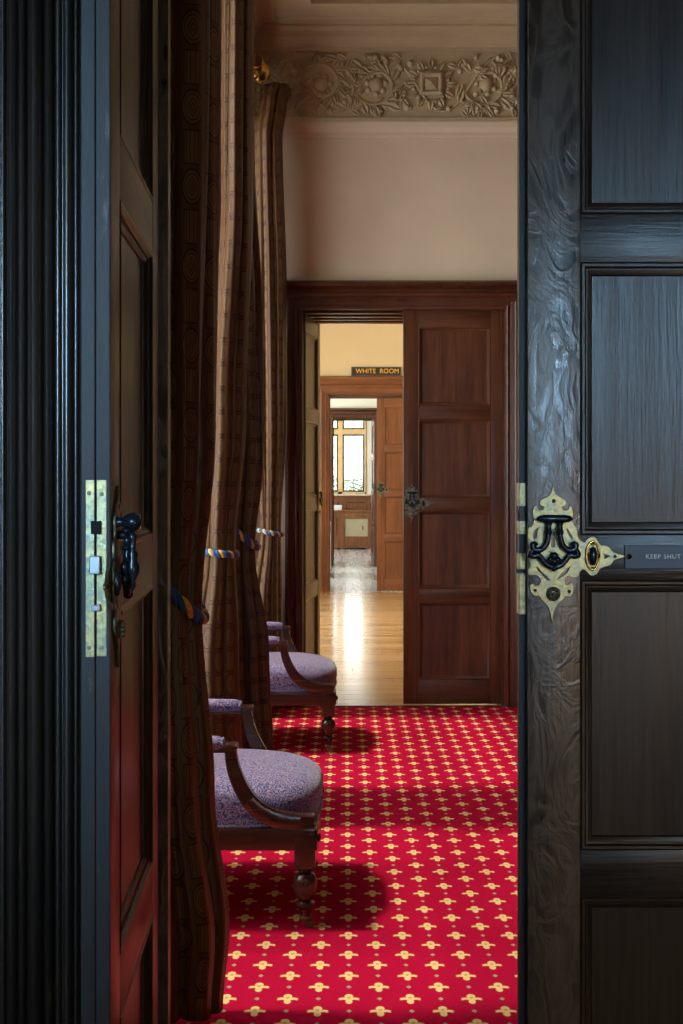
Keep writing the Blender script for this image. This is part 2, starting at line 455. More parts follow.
# windows of room one (tall casements behind the curtains)
def side_window(name, x, y0, y1, z0, z1, nx=3, nz=2, mat=None, parent_wall=None):
    root = struct(empty(name, (x, (y0 + y1) / 2, z0)))
    hw = (y1 - y0) / 2; h = z1 - z0
    f = MB(); t = .045
    f.box(-.04, .04, -hw, -hw + t, 0, h); f.box(-.04, .04, hw - t, hw, 0, h)
    f.box(-.04, .04, -hw + t, hw - t, 0, t); f.box(-.04, .04, -hw + t, hw - t, h - t, h)
    for i in range(1, nx):
        y = -hw + 2 * hw * i / nx; f.box(-.03, .03, y - .016, y + .016, t, h - t)
    f.box(-.028, .028, -hw + t, hw - t, h * .68, h * .68 + .03)
    f.build('frame', mat or M['stone'], root)
    MB().box(-.003, .003, -hw + t, hw - t, t, h - t).build('pane', M['glass'], root)
    MB().box(-.10, .12, -hw, hw, -.04, 0, .004).build('sill', mat or M['stone'], root)
    return root
side_window('window_1', -.98, W1[0], W1[1], .44, 3.32)
side_window('window_2', -.98, W2[0], W2[1], .44, 3.32)

# cornice and ceiling mouldings, mitred round the room
prof = [(0, 3.655), (.035, 3.655), (.035, 3.675), (.055, 3.685), (.075, 3.72), (.12, 3.735), (.13, 3.755), (.15, 3.755), (.15, 3.765),
        (.22, 3.765), (.225, 3.775), (.42, 3.775), (.42, 3.84), (.46, 3.85), (.50, 3.90), (.50, 4.01), (0, 4.01)]
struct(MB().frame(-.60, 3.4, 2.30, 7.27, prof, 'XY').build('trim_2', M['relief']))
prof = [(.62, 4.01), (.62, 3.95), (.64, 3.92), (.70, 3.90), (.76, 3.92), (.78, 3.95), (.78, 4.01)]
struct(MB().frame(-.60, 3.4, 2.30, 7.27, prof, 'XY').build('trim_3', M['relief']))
# picture rail moulding
prof = [(0, 3.175), (.02, 3.175), (.024, 3.19), (.024, 3.205), (.045, 3.225), (.05, 3.25), (.05, 3.262), (.03, 3.268), (.03, 3.285), (.012, 3.295), (0, 3.295)]
b = MB()
b.frame(-.60, 3.4, 2.30, 7.27, prof, 'XY')
struct(b.build('trim_4', M['plaster']))

# plaster frieze with scrolling foliage on the end wall
def frieze():
    b = MB(); z0, z1 = 3.295, 3.655; zc = (z0 + z1) / 2; y = 7.262
    b.box(-.60, 2.6, y, 7.272, z0, z1)
    P = lambda x, z, d=0.0: (x, y - d, z)
    def leaf(x, z, ang, L, w, d=.018):
        n = 6; rows = []
        for i in range(n + 1):
            t = i / n; ww = w * math.sin(PI * min(1, t * .93 + .05)) ** .8; cx = x + math.cos(ang) * L * t; cz = z + math.sin(ang) * L * t
            nx, nz = -math.sin(ang), math.cos(ang); hd = d * math.sin(PI * (t * .8 + .1))
            rows.append([P(cx + nx * ww, cz + nz * ww, 0), P(cx + nx * ww * .55, cz + nz * ww * .55, hd), P(cx, cz, hd * .45),
                         P(cx - nx * ww * .55, cz - nz * ww * .55, hd), P(cx - nx * ww, cz - nz * ww, 0)])
        b.rings(rows, closed=False, caps=False)
    def boss(x, z, r, d):
        m = 4
        b.rings([[P(x + r * math.cos(PI / 2 * i / m) * math.cos(2 * PI * k / 12), z + r * math.cos(PI / 2 * i / m) * math.sin(2 * PI * k / 12), d * math.sin(PI / 2 * i / m)) for k in range(12)] for i in range(m)] +
                [[P(x + .001 * math.cos(2 * PI * k / 12), z + .001 * math.sin(2 * PI * k / 12), d) for k in range(12)]])
    def vine(pts, r=.010):
        b.tube([P(px, pz, .004) for px, pz in pts], r, 8)
    rr = random.Random(3)
    # repeating scrolls: centres and turning direction
    xs = -.44; i = 0
    while xs < 2.5:
        s = 1 if i % 2 == 0 else -1
        if abs(xs - .48) > .12 and abs(xs - 2.0) > .12:
            r0 = .135
            pts = [(xs + r0 * (1 - .62 * t) * math.cos(PI - s * 0 + s * t * 3.6 * PI / 2 + (0 if s > 0 else 0)), zc + r0 * (1 - .62 * t) * math.sin(PI + s * t * 3.6 * PI / 2)) for t in [q / 26 for q in range(27)]]
            vine(pts, .011)
            # flower or fruit at the heart
            boss(xs, zc, .042, .034)
            for k in range(7):
                a = 2 * PI * k / 7 + i; boss(xs + .052 * math.cos(a), zc + .052 * math.sin(a), .017, .016)
            for k in range(22):
                t = rr.random(); a = PI + s * t * 3.6 * PI / 2
                rad = r0 * (1 - .5 * t)
                leaf(xs + rad * math.cos(a), zc + rad * math.sin(a), a + s * rr.uniform(.3, 1.4), rr.uniform(.05, .09), rr.uniform(.016, .028), rr.uniform(.018, .032))
            for k in range(16):
                a = rr.uniform(0, 2 * PI); boss(xs + .165 * math.cos(a), zc + min(.15, max(-.15, .16 * math.sin(a))), rr.uniform(.010, .022), .024)
            for (cx, cz, a0) in ((-.14, .14, -.6), (.14, .14, 3.7), (-.14, -.14, .6), (.14, -.14, 2.5)):
                leaf(xs + cx, zc + cz, a0 + rr.uniform(-.3, .3), .09, .026)
                leaf(xs + cx, zc + cz, a0 + rr.uniform(-1.6, -1.0), .06, .018)
        else:
            # square boss with a sunk pyramid, ringed with petals
            s_ = .062
            b.frame(xs - s_, xs + s_, zc - s_, zc + s_, [(0, y), (0, y - .028), (.010, y - .034), (.018, y - .03), (.024, y - .02), (.024, y)], 'XZ')
            vs = [b.bm.verts.new(P(xs + a * .036, zc + c * .036, .018)) for a, c in ((-1, -1), (1, -1), (1, 1), (-1, 1))]; ap = b.bm.verts.new(P(xs, zc, .042))
            for k in range(4): b.face([vs[k], vs[(k + 1) % 4], ap])
            for k in range(12):
                a = 2 * PI * k / 12; leaf(xs + .085 * math.cos(a), zc + .085 * math.sin(a), a, .06, .020, .024)
                boss(xs + .098 * math.cos(a + .26), zc + .098 * math.sin(a + .26), .013, .02)
        xs += .307; i += 1
    for k in range(150):
        px, pz = rr.uniform(-.56, 2.5), zc + rr.uniform(-.15, .15)
        if abs(px - .48) < .09 and abs(pz - zc) < .09: continue
        if k % 3: leaf(px, pz, rr.uniform(0, 6.28), rr.uniform(.04, .075), rr.uniform(.012, .022), rr.uniform(.018, .032))
        else: boss(px, pz, rr.uniform(.010, .022), .026)
    pts = [(-.58 + 3.15 * t, zc + .15 * math.sin(-.58 + 3.15 * t * PI * 3.26)) for t in [q / 160 for q in range(161)]]
    vine(pts, .008)
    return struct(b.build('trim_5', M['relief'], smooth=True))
frieze()
# low dado moulding / skirting on the plain wall ends
b = MB()
b.box(.99, 3.4, 7.24, 7.27, 0, .2, .006); struct(b.build('baseboard_back', M['mahd_x']))
b = MB()
for a, c in ((2.31, W1[0]), (W1[1], W2[0]), (W2[1], 7.26)): b.box(-.60, -.575, a, c, 0, .2, .005)
struct(b.build('baseboard_left', M['white_paint']))
struct(MB().box(3.375, 3.4, 2.31, 7.26, 0, .2, .005).build('baseboard_right', M['mahd_z']))

# --- panelled door casing and deep reveal: far doorways
def doorway(name, y0, y1, mz, mx, xl=-.30, xr=.95, top=2.26, cw=.075, header=.15):
    """y0 = camera-side wall face, y1 = other face."""
    root = struct(empty(name, ((xl + xr) / 2, y0, 0)))
    ox = (xl + xr) / 2
    l, r = xl - ox, xr - ox; d = y1 - y0
    b = MB()    # lining with stop
    b.box(l, l + .03, 0, d, 0, top); b.box(r - .03, r, 0, d, 0, top)
    b.box(l + .03, l + .045, .09, .13, 0, top - .03); b.box(r - .045, r - .03, .09, .13, 0, top - .03)
    b.build('lining', mz, root)
    b = MB(); b.box(l + .03, r - .03, 0, d, top - .03, top)
    b.box(l + .03, r - .03, .09, .13, top - .045, top - .03)
    for q in (.22, .36, .5):
        if q < d - .05: b.box(l + .03, r - .03, q, q + .05, top - .048, top - .03, .006)
    b.build('soffit', mx, root)
    for sgn, e in ((-1, l), (1, r)):
        # ribbed architrave: closed plan profile (x, y)
        pr = [(0, 0), (0, -.018)]
        def bead(c, rad, base=-.018, n=6):
            return [(c - rad * math.cos(PI * q / n), base - rad * math.sin(PI * q / n)) for q in range(n + 1)]
        pr = [(-.012, .0), (-.012, -.012)] + bead(.004, .009, -.014) + [(.018, -.016), (.018, -.024), (.036, -.03)] + bead(.050, .012, -.03) + [(.066, -.028), (cw, -.028), (cw, 0)]
        b = MB(); b.extrude_z([(e + sgn * px, py) for px, py in pr], 0, top + .005)
        b.build('architrave', mz, root, smooth=True)
    b = MB()
    # header: fascia plus projecting cornice moulding; profile (y, z) swept along x
    pr = [(0, top - .035), (-.016, top - .035), (-.018, top - .02), (-.024, top - .015), (-.024, top + .03), (-.034, top + .036), (-.038, top + .05), (-.03, top + .062),
          (-.03, top + .072), (-.05, top + .082), (-.062, top + header - .035), (-.068, top + header - .03), (-.068, top + header - .01), (-.055, top + header), (0, top + header)]
    xa, xb = l - cw - .005, r + cw + .005
    b.rings([[(xa, y, z) for y, z in pr], [(xb, y, z) for y, z in pr]])
    b.build('header', mx, root, smooth=True)
    return root
doorway('trim_6', 7.27, 7.97, M['mahd_z'], M['mahd_x'], xl=-.268, xr=.905, top=2.255, cw=.066, header=.12)
# back side casing in room two is not seen

# ================================================================== DOOR LEAVES
PX = .0002594
def zp(pts, cx=203, cz=473): return [((x - cx) * PX, -(z - cz) * PX) for x, z in pts]
PLATE = [(203, 42), (212, 80), (235, 103), (268, 118), (285, 138), (278, 160), (256, 163), (262, 182), (280, 190), (298, 180), (306, 158), (322, 178), (326, 215), (318, 250), (335, 285),
         (348, 295), (352, 340), (370, 372), (400, 388), (412, 372), (430, 358), (448, 353), (466, 360), (482, 385), (496, 405), (525, 408), (550, 418), (572, 445), (600, 458), (648, 473),
         (600, 488), (575, 500), (558, 525), (525, 535), (496, 547), (480, 572), (465, 585), (447, 590), (430, 584), (412, 566), (395, 553), (372, 562), (352, 598), (320, 602), (296, 592),
         (276, 612), (276, 640), (296, 655), (315, 636), (329, 662), (325, 698), (305, 722), (285, 716), (262, 740), (235, 765), (216, 800), (205, 832), (196, 875), (188, 832), (175, 790),
         (150, 755), (128, 735), (112, 714), (92, 718), (68, 695), (62, 662), (74, 638), (92, 655), (116, 650), (128, 625), (112, 596), (90, 586), (56, 588), (50, 560), (68, 535), (58, 500),
         (50, 460), (50, 400), (50, 300), (72, 290), (86, 250), (78, 215), (80, 180), (98, 158), (106, 180), (124, 190), (144, 182), (150, 163), (128, 158), (122, 138), (138, 118), (172, 103), (192, 80)]
HOLES = [[(124, 286), (108, 318), (106, 350), (84, 382), (76, 350), (92, 305)], [(284, 288), (304, 320), (326, 350), (328, 378), (300, 350), (286, 318)],
         [(98, 528), (130, 565), (165, 598), (190, 625), (165, 626), (145, 600), (112, 566), (98, 545)], [(320, 524), (300, 562), (268, 598), (236, 616), (214, 630), (240, 595), (270, 562), (300, 540)],
         [(192, 300), (213, 300), (216, 418), (190, 418)], [(515, 452), (562, 471), (522, 495)]]
def make_handle(parent, x, z, y, face=1, plate=None, iron=None, name='handle_plate'):
    """ornate pierced plate; x, z on the leaf, y = surface, face=1 looks to -y, face=-1 to +y"""
    plate = plate or M['brass']; iron = iron or M['iron']
    T = Matrix.Translation((x, y, z)) @ (Matrix.Identity(4) if face == 1 else Matrix.Rotation(PI, 4, 'Z') @ Matrix.Scale(-1, 4, (1, 0, 0)))
    me = curve_mesh([[tuple(p) for p in catmull([(a, c, 0) for a, c in zp(PLATE)], 2, True)] and [(p.x, p.y) for p in catmull([(a, c, 0) for a, c in zp(PLATE)], 2, True)]] + [zp(h) for h in HOLES], .0012, .0007)
    root = mesh_obj(name, me, plate, parent, T @ Matrix.Translation((0, -.0021, 0)) @ UPR)
    def Q(p, d): a, c = zp([p])[0]; return (a, -d, c)
    b = MB()
    b.tube([Q((92, 240), .016), Q((115, 238), .016), Q((135, 238), .016), Q((278, 238), .016), Q((298, 238), .016), Q((318, 240), .016)], [.0012, .0052, .0062, .0062, .0052, .0012], 12)
    b.tube([Q((175, 262), .004), Q((175, 262), .017)], .005, 8); b.tube([Q((243, 262), .004), Q((243, 262), .017)], .005, 8)
    for s in (-1, 1):
        mx = lambda p: (203 + s * (p[0] - 203), p[1])
        b.tube([Q(mx(p), .015) for p in [(236, 250), (238, 290), (240, 330)]], .0045, 8)
        b.tube([Q(mx((238, 312)), .015), Q(mx((238, 330)), .015)], .0062, 10)
        pts = catmull([Q(mx(p), .015) for p in [(240, 330), (244, 370), (262, 410), (295, 432), (328, 425), (338, 402), (322, 392), (308, 404)]], 4)
        b.tube(pts, [.0048] * (len(pts) - 6) + [.0044, .004, .0036, .0034, .003, .0022], 8)
        pts = catmull([Q(mx(p), .015) for p in [(332, 425), (352, 460), (330, 470), (300, 462), (275, 492), (245, 525), (203, 538)]], 4)
        b.tube(pts, .0046, 8)
        b.ball(Q(mx((346, 462)), .015), .0058, 10)
    b.ball(Q((203, 468), .015), .0068, 12); b.ball(Q((203, 500), .015), .0055, 12); b.ball(Q((203, 540), .015), .0062, 12)
    b.ball(Q((180, 490), .015), .005, 10); b.ball(Q((226, 490), .015), .005, 10)
    b.build('drop_handle', iron, root, smooth='all', mat=T)
    b = MB()  # rosette
    c = Q((203, 705), .003)
    b.lathe([(.0001, 0), (.0118, 0), (.0118, .003), (.0095, .0045), (.0001, .0045)], (c[0], -.003, c[2]), 20, 'Y')
    for k in range(8):
        a = 2 * PI * k / 8; b.ball((c[0] + .0078 * math.cos(a), -.0085, c[2] + .0078 * math.sin(a)), .0031, 8)
    b.ball((c[0], -.0095, c[2]), .0036, 10)
    b.build('rosette', M['brass_dark'], root, smooth=True, mat=T)
    b = MB()  # latch snib in an oval frame
    c = Q((447, 468), 0)
    ring = [(c[0] + .0105 * math.cos(t), -.0065, c[2] + .0225 * math.sin(t)) for t in [2 * PI * k / 28 for k in range(29)]]
    b.tube(ring, .0019, 8); b.ball((c[0], -.006, c[2] + .019), .0035, 8); b.ball((c[0], -.006, c[2] - .021), .003, 8)
    b.tube([(c[0] - .0105, -.0065, c[2] + .002), (c[0] + .0105, -.0065, c[2] + .002)], .0016, 6)
    b.build('escutcheon', M['gold'] if plate is M['brass'] else plate, root, smooth='all', mat=T)
    b = MB(); b.lathe([(.0005, -.016), (.004, -.014), (.006, -.006), (.0068, 0), (.006, .006), (.004, .013), (.0005, .015)], (c[0], -.009, c[2]), 14)
    b.build('latch_knob', iron, root, smooth='all', mat=T)
    for p, r in (((207, 130), .0036), ((588, 473), .003), ((92, 683), .0028), ((303, 690), .0032)):
        q = Q(p, 0); b = MB(); b.lathe([(.0001, .0032), (r, .0032), (r * .9, .0046), (.0001, .0048)], (q[0], 0, q[2]), 12, 'Y'); b.build('screw', M['hole_shade'], root, mat=T)
    return root

PAN_Z = [(.146, .583), (.658, 1.094), (1.166, 1.606), (1.683, 2.124)]
def make_leaf(name, W, mats, z0=.012, z1=2.222, T=.042, stile=.084, rebate=0.0, panz=PAN_Z, fig=None, handle=None, hx=None, faces=(1,), kw=None):
    """hinge line at local x=0 (x runs to the lock edge), front face y=0 looking to -y"""
    mz, mx = mats
    root = struct(empty(name))
    b = MB(); bv = .0015
    fm = 2 if fig else 0
    b.box(0, stile, 0, T, z0, z1, bv, fm); b.box(W - stile, W, 0, T, z0, z1, bv, fm)
    zs = [z0] + [v for p in panz for v in p] + [z1]
    for a, c in zip(zs[::2], zs[1::2]): b.box(stile, W - stile, .0005, T - .0005, a, c, .0008, 1)
    if rebate: b.box(W - .001, W + rebate, T * .55, T, z0, z1, .001, fm)
    b.build('frame', [mz, mx, fig] if fig else [mz, mx], root, smooth=True)
    for a, c in panz:
        b = MB(); b.box(stile - .004, W - stile + .004, .014, T - .014, a - .004, c + .004, 0, 0)
        for f, s in ((0, 1), (T, -1)):
            pr = [(0, f + s * .0145), (0, f + s * .001), (.003, f - s * .0012), (.007, f - s * .0008), (.010, f + s * .004), (.0125, f + s * .0045), (.0125, f + s * .007), (.019, f + s * .0095), (.021, f + s * .012), (.021, f + s * .0145)]
            b.frame(stile, W - stile, a, c, pr, 'XZ', (1, 0))
        b.build('panel', [mz, mx], root, smooth=True)
    return root

# near right leaf: closed, parallel to the picture (hinged at the right)
DR = (M['oak_z'], M['oak_x'])
leafR = make_leaf('door_1', .565, DR, fig=M['oak_fig'], T=.045)
# local x from lock edge: build with lock edge at x=0 side instead -> mirror: hinge at right
leafR.location = (.295, 2.094, 0)
b = MB(); b.box(-.0115, .001, .022, .045, .012, 2.222, .001); b.build('rebate', M['worn_edge'], leafR)
make_handle(leafR, .0396, 1.132, 0.0)
b = MB()
for y0_, y1_ in ((483, 506), (521, 534), (553, 569), (573, 614)):
    s_ = .00163; b.box(-.0128, -.0112, .0215, .0445, 1.25 - (y1_ - 483) * s_, 1.25 - (y0_ - 483) * s_, .0004)
    b.box(-.0112, -.001, .0195, .0225, 1.25 - (y1_ - 483) * s_, 1.25 - (y0_ - 483) * s_, .0004)
lk = b.build('lock_plate', M['brass'], leafR); lk['label'] = 'brass lock plate set in the door edge'
b = MB(); b.box(-.016, -.004, .019, .030, 1.103, 1.109, .001); b.box(-.014, -.0126, .024, .040, 1.19, 1.205, .001); b.build('bolt', M['iron'], lk)
sg = MB().box(.155, .278, -.0035, 0, 1.112, 1.150, .0008).build('keep_shut_sign', M['plate_blue'], leafR)
sg['label'] = 'dark blue plate reading KEEP SHUT in white'
me = curve_mesh(None, .0004, text='KEEP SHUT', size=.0100, spacing=1.18)
mesh_obj('lettering', me, M['letter_white'], sg, Matrix.Translation((.2165, -.0042, 1.1315)) @ UPR)
b = MB(); b.lathe([(.0022, .0035), (.0022, .0048), (.0034, .0056), (.0046, .0048), (.0046, .0035)], (.1615, 0, 1.1315), 16, 'Y'); b.build('screw_cup', M['gold'], sg)
leafR['label'] = 'dark panelled right-hand door leaf nearest the camera, with pierced brass plate'

# near left leaf: swung towards the camera, lock edge facing us
leafL = make_leaf('door_2', .555, DR, T=.034)
leafL.location = (-.335, 2.094, 0)
leafL.rotation_euler = (0, 0, -PI / 2 + R(2.4))   # x -> -y ; back face looks +x
b = MB()  # rebated, worn lock edge with brass lock plate
b.box(.555, .5565, .001, .033, .012, 2.222, .0005)
b.box(.5555, .5625, .000, .0165, .012, 2.222, .0012)
ed = b.build('lock_edge', M['worn_edge'], leafL)
zz = lambda y: 1.25 - (y - 483) * .001178
b = MB(); b.box(.5564, .5580, .018, .0295, zz(657), zz(480), .0004); b.box(.5620, .5638, .006, .0160, zz(657), zz(480), .0004)
lp = b.build('lock_plate', M['brass'], leafL); lp['label'] = 'long brass mortice lock plate with keeps'
b = MB(); b.box(.5575, .565, .012, .023, zz(534), zz(521), .0004); b.build('keyway', M['hole_shade'], lp)  # raised black block, painted as the shade inside the keyway
b = MB(); b.box(.557, .569, .011, .023, zz(574), zz(556), .001); b.box(.557, .568, .013, .023, zz(611), zz(605), .001); b.build('latch', M['steel'], lp)
for (yy, q) in ((.024, 494), (.010, 493), (.024, 648), (.010, 648)): b = MB(); b.lathe([(.0001, 0), (.0028, 0), (.0024, .0012), (.0001, .0014)], (.5577 if yy > .02 else .5637, yy, zz(q)), 10, 'X'); b.build('screw', M['brass_dark'], lp)
make_handle(leafL, .555 - .045, 1.132, .034, face=-1, plate=M['brass_dark'])
# pull knob on the latch above the drop handle
b = MB(); b.lathe([(.0001, .034), (.009, .032), (.0125, .024), (.009, .016), (.005, .010), (.008, .002), (.008, -.001)], (0, 0, 0), 18, 'Y')
b.build('knob', M['iron'], leafL, smooth='all', mat=Matrix.Translation((.533, .034, 1.203)) @ Matrix.Rotation(PI, 4, 'Z'))
b = MB(); b.lathe([(.0008, -.058), (.004, -.052), (.0035, -.045), (.0085, -.036), (.009, -.028), (.0055, -.02), (.007, -.014), (.004, -.008), (.0045, .004), (.006, .01), (.002, .014)], (0, 0, 0), 16)
b.build('pendant', M['iron'], leafL, smooth='all', mat=Matrix.Translation((.533, .057, 1.178)))
leafL['label'] = 'dark panelled left door leaf swung towards the camera, brass lock plate in its edge'

# stop / jamb of the near doorway
root = struct(empty('trim_7', (0, 2.14, 0)))
b = MB(); b.box(-.352, -.291, .0, .028, 0, 2.25, .001); b.box(-.36, -.350, -.04, .16, 0, 2.25)
b.build('jamb', M['oak_fig'], root)
b = MB(); b.box(.865, .905, .0, .028, 0, 2.25); b.box(.872, .905, -.045, .16, 0, 2.25); b.build('jamb', M['oak_fig'], root)
b = MB(); b.box(-.36, .905, -.045, .16, 2.24, 2.27); b.build('soffit', M['oak_x'], root)
# heavily ribbed casing round the near doorway
def ribbed(sgn, e):
    widths = [(.020, .008, 0), (.016, .007, .008), (.018, .007, .014), (.020, .010, .020), (.009, .003, .022), (.017, .009, .026), (.013, .006, .026), (.016, .010, .032), (.026, .016, .036), (.014, .008, .040),
              (.018, .011, .042), (.010, .004, .044), (.022, .012, .044), (.016, .008, .044)]
    pr = [(0, .045)]; x = 0
    for w, r, dep in widths:
        c = x + w / 2
        pr.append((x + .0006, -dep + .004))
        pr += [(c - (w / 2 - .0014) * math.cos(PI * q / 6), -dep - r * math.sin(PI * q / 6)) for q in range(7)]
        pr.append((x + w - .0006, -dep + .004)); x += w
    pr.append((x, .045))
    return [(e + sgn * a, c) for a, c in pr]
b = MB(); b.extrude_z(ribbed(-1, -.360), 0, 2.30); b.build('architrave', M['ebon'], root, smooth=True)
b = MB(); b.extrude_z(ribbed(1, .905), 0, 2.30); b.build('architrave', M['ebon'], root, smooth=True)
b = MB(); b.box(-.62, 1.18, -.03, .045, 2.27, 2.48, .01); b.build('header', M['ebon'], root)
# hall side of the front wall
wall_open('wall_1', M['hall'], -2.6, 3.2, 2.141, 2.169, 3.4, -.36, .93, 2.3)

# --- the hall behind the camera, with its own window (cool north light)
struct(MB().box(-2.7, -2.6, -3.1, 2.17, 0, 3.4).build('wall_2', M['hall']))
struct(MB().box(3.2, 3.3, -3.1, 2.17, 0, 3.4).build('wall_3', M['hall']))
b = MB(); HZ0, HZ1 = 1.55, 2.50; HW = ((-2.0, -.60), (.80, 1.50))
b.box(-2.7, -2.0, -3.1, -3.0, 0, 3.4); b.box(-.60, .80, -3.1, -3.0, 0, 3.4); b.box(1.50, 3.3, -3.1, -3.0, 0, 3.4)
for q in HW: b.box(q[0], q[1], -3.1, -3.0, 0, HZ0); b.box(q[0], q[1], -3.1, -3.0, HZ1, 3.4)
struct(b.build('wall_4', M['hall']))
struct(MB().box(-2.7, 3.3, -3.1, 2.17, 3.4, 3.5).build('ceiling', M['hall']))
def flat_window(name, x0, x1, y, z0, z1, nx, nz, mat, bar=.02):
    root = struct(empty(name, ((x0 + x1) / 2, y, z0))); hw = (x1 - x0) / 2; h = z1 - z0
    f = MB(); f.box(-hw, -hw + .05, -.03, .03, 0, h); f.box(hw - .05, hw, -.03, .03, 0, h); f.box(-hw, hw, -.03, .03, 0, .05); f.box(-hw, hw, -.03, .03, h - .05, h)
    for i in range(1, nx): x = -hw + 2 * hw * i / nx; f.box(x - bar, x + bar, -.02, .02, 0, h)
    for i in range(1, nz): z = h * i / nz; f.box(-hw, hw, -.018, .018, z - bar, z + bar)
    f.build('frame', mat, root); MB().box(-hw + .04, hw - .04, -.003, .003, .04, h - .04).build('pane', M['glass'], root)
    return root
flat_window('window_3', HW[0][0], HW[0][1], -3.04, HZ0, HZ1, 2, 2, M['white_paint'], .012)
flat_window('window_8', HW[1][0], HW[1][1], -3.04, HZ0, HZ1, 2, 2, M['white_paint'], .012)

# --- far doorway leaves
MH = (M['mah_z'], M['mah_x'])
farR = make_leaf('door_3', .575, MH)
farR.location = (.327, 7.282, 0); farR.rotation_euler = (0, 0, R(.9))
make_handle(farR, .047, 1.135, 0.0, plate=M['brass_dark'], iron=M['iron'])
farR['label'] = 'closed brown four-panel door leaf at the end of the carpet'
farL = make_leaf('door_4', .59, MH)
farL.location = (-.236, 7.33, 0); farL.rotation_euler = (0, 0, R(81.8))
make_handle(farL, .545, 1.135, 0.0, plate=M['brass'], iron=M['iron'])
b = MB(); b.box(.5895, .592, .008, .034, 1.04, 1.23, .0005); b.build('lock_plate', M['brass'], farL)
farL['label'] = 'open narrow-looking brown door leaf left of the far doorway'

# ================================================================== ROOM TWO
H2 = 3.3
def room_wall(name, x0, x1, y0, y1, z1, mat): struct(MB().box(x0, x1, y0, y1, 0, z1).build(name, mat))
def left_wall(name, x, y0, y1, oy0, oy1, oz0, oz1, mat):
    b = MB(); b.box(x - .2, x, y0, oy0, 0, H2); b.box(x - .2, x, oy1, y1, 0, H2); b.box(x - .2, x, oy0, oy1, 0, oz0); b.box(x - .2, x, oy0, oy1, oz1, H2)
    struct(b.build(name, mat))
left_wall('wall_5', -2.4, 7.97, 14.9, 9.2, 13.6, .9, 2.8, M['yellow'])
side_window('window_4', -2.5, 9.2, 13.6, .9, 2.8, 6)
room_wall('wall_6', 3.3, 3.4, 7.97, 14.9, H2, M['yellow'])
struct(MB().box(-2.6, 3.4, 7.975, 25.5, H2, H2 + .1).build('ceiling', M['pale']))
struct(MB().box(-2.4, 3.3, 7.971, 7.99, 2.3, H2).build('wall_7', M['yellow']))
wall_open('wall_8', M['yellow'], -2.4, 3.3, 14.9, 15.5, H2, -.30, .95, 2.31)
doorway('trim_8', 14.9, 15.5, M['oakw_z'], M['oakw_x'], xl=-.215, xr=.95, top=2.30, cw=.07, header=.17)
OK_ = (M['oakw_z'], M['oakw_x'])
l2 = make_leaf('door_5', .56, OK_)
l2.location = (.366, 14.93, 0); make_handle(l2, .045, 1.17, 0.0, plate=M['brass_dark'])
l2['label'] = 'lighter oak door leaf of the second doorway'
l3 = make_leaf('door_6', .56, OK_)
l3.location = (-.182, 15.05, 0); l3.rotation_euler = (0, 0, R(93)); make_handle(l3, .50, 1.17, 0.0, plate=M['brass_dark'])
l3['label'] = 'opened oak door leaf seen edge-on in the second doorway'
# WHITE ROOM sign on the second doorway's header
sr = empty('room_sign', (.357, 14.9, 2.480))
tag(sr, 'long black sign with gold letters WHITE ROOM above the second doorway', 'sign')
b = MB(); b.box(-.285, .285, -.03, -.004, 0, .098, .003); b.build('board', M['sign_black'], sr)
b = MB(); b.frame(-.280, .280, .005, .093, [(0, -.030), (0, -.032), (.004, -.032), (.004, -.030)], 'XZ'); b.build('border', M['brass_dark'], sr)
for wd, wx in (('WHITE', -.118), ('ROOM', .150)):
    me = curve_mesh(None, .002, .0006, text=wd, size=.073, spacing=1.02)
    lt = mesh_obj('lettering', me, M['letter_gold'], sr, Matrix.Translation((wx, -.033, .048)) @ UPR)
    lt['label'] = 'gold capital letters ' + wd

# ================================================================== ROOM THREE and FOUR
left_wall('wall_9', -2.4, 15.5, 19.8, 16.3, 19.0, .9, 2.8, M['pale'])
side_window('window_5', -2.5, 16.3, 19.0, .9, 2.8, 4)
room_wall('wall_10', 3.3, 3.4, 15.5, 25.0, H2, M['pale'])
wall_open('wall_11', M['pale'], -2.4, 3.3, 19.8, 20.3, H2, -.27, .56, 2.28)
doorway('trim_9', 19.8, 20.3, M['mahd_z'], M['mahd_x'], xl=-.215, xr=.50, top=2.26, cw=.075, header=.13)
l4 = make_leaf('door_7', .52, (M['mahd_z'], M['mahd_x']))
l4.location = (.395, 19.76, 0); l4.rotation_euler = (0, 0, R(-86)); make_handle(l4, .47, 1.17, 0.0, plate=M['brass_dark'])
l4['label'] = 'dark door leaf edge-on, right of the third doorway'
l5 = make_leaf('door_8', .44, (M['mahd_z'], M['mahd_x']), stile=.07)
l5.location = (-.235, 19.76, 0); l5.rotation_euler = (0, 0, R(-89)); make_handle(l5, .39, 1.17, .042, face=-1, plate=M['brass_dark'])
l5['label'] = 'thin dark door leaf edge-on, left of the third doorway'
left_wall('wall_12', -2.4, 20.3, 25.0, 21.0, 24.2, .9, 2.8, M['pale'])
side_window('window_6', -2.5, 21.0, 24.2, .9, 2.8, 4)
# end wall with stone-mullioned leaded window
b = MB(); ex0, ex1, ez0, ez1 = -.98, .42, 1.03, 2.62
b.box(-2.4, ex0, 25.0, 25.35, 0, H2); b.box(ex1, 3.3, 25.0, 25.35, 0, H2); b.box(ex0, ex1, 25.0, 25.35, 0, ez0); b.box(ex0, ex1, 25.0, 25.35, ez1, H2)
struct(b.build('wall_13', M['pale']))
root = struct(empty('window_7', (0, 25.2, ez0)))
b = MB(); h = ez1 - ez0; mw = .045
tz = 1.16                     # transom height above sill
xs = [-.98, -.935, -.575, -.485, -.135, -.045, .375, .42]
for i in range(0, len(xs), 2): b.box(xs[i], xs[i + 1], -.06, .06, 0, h, .008)
b.box(-.98, .42, -.06, .06, 0, .05); b.box(-.98, .42, -.06, .06, h - .05, h); b.box(-.98, .42, -.058, .058, tz, tz + .10, .008)
b.build('mullions', M['stone'], root)
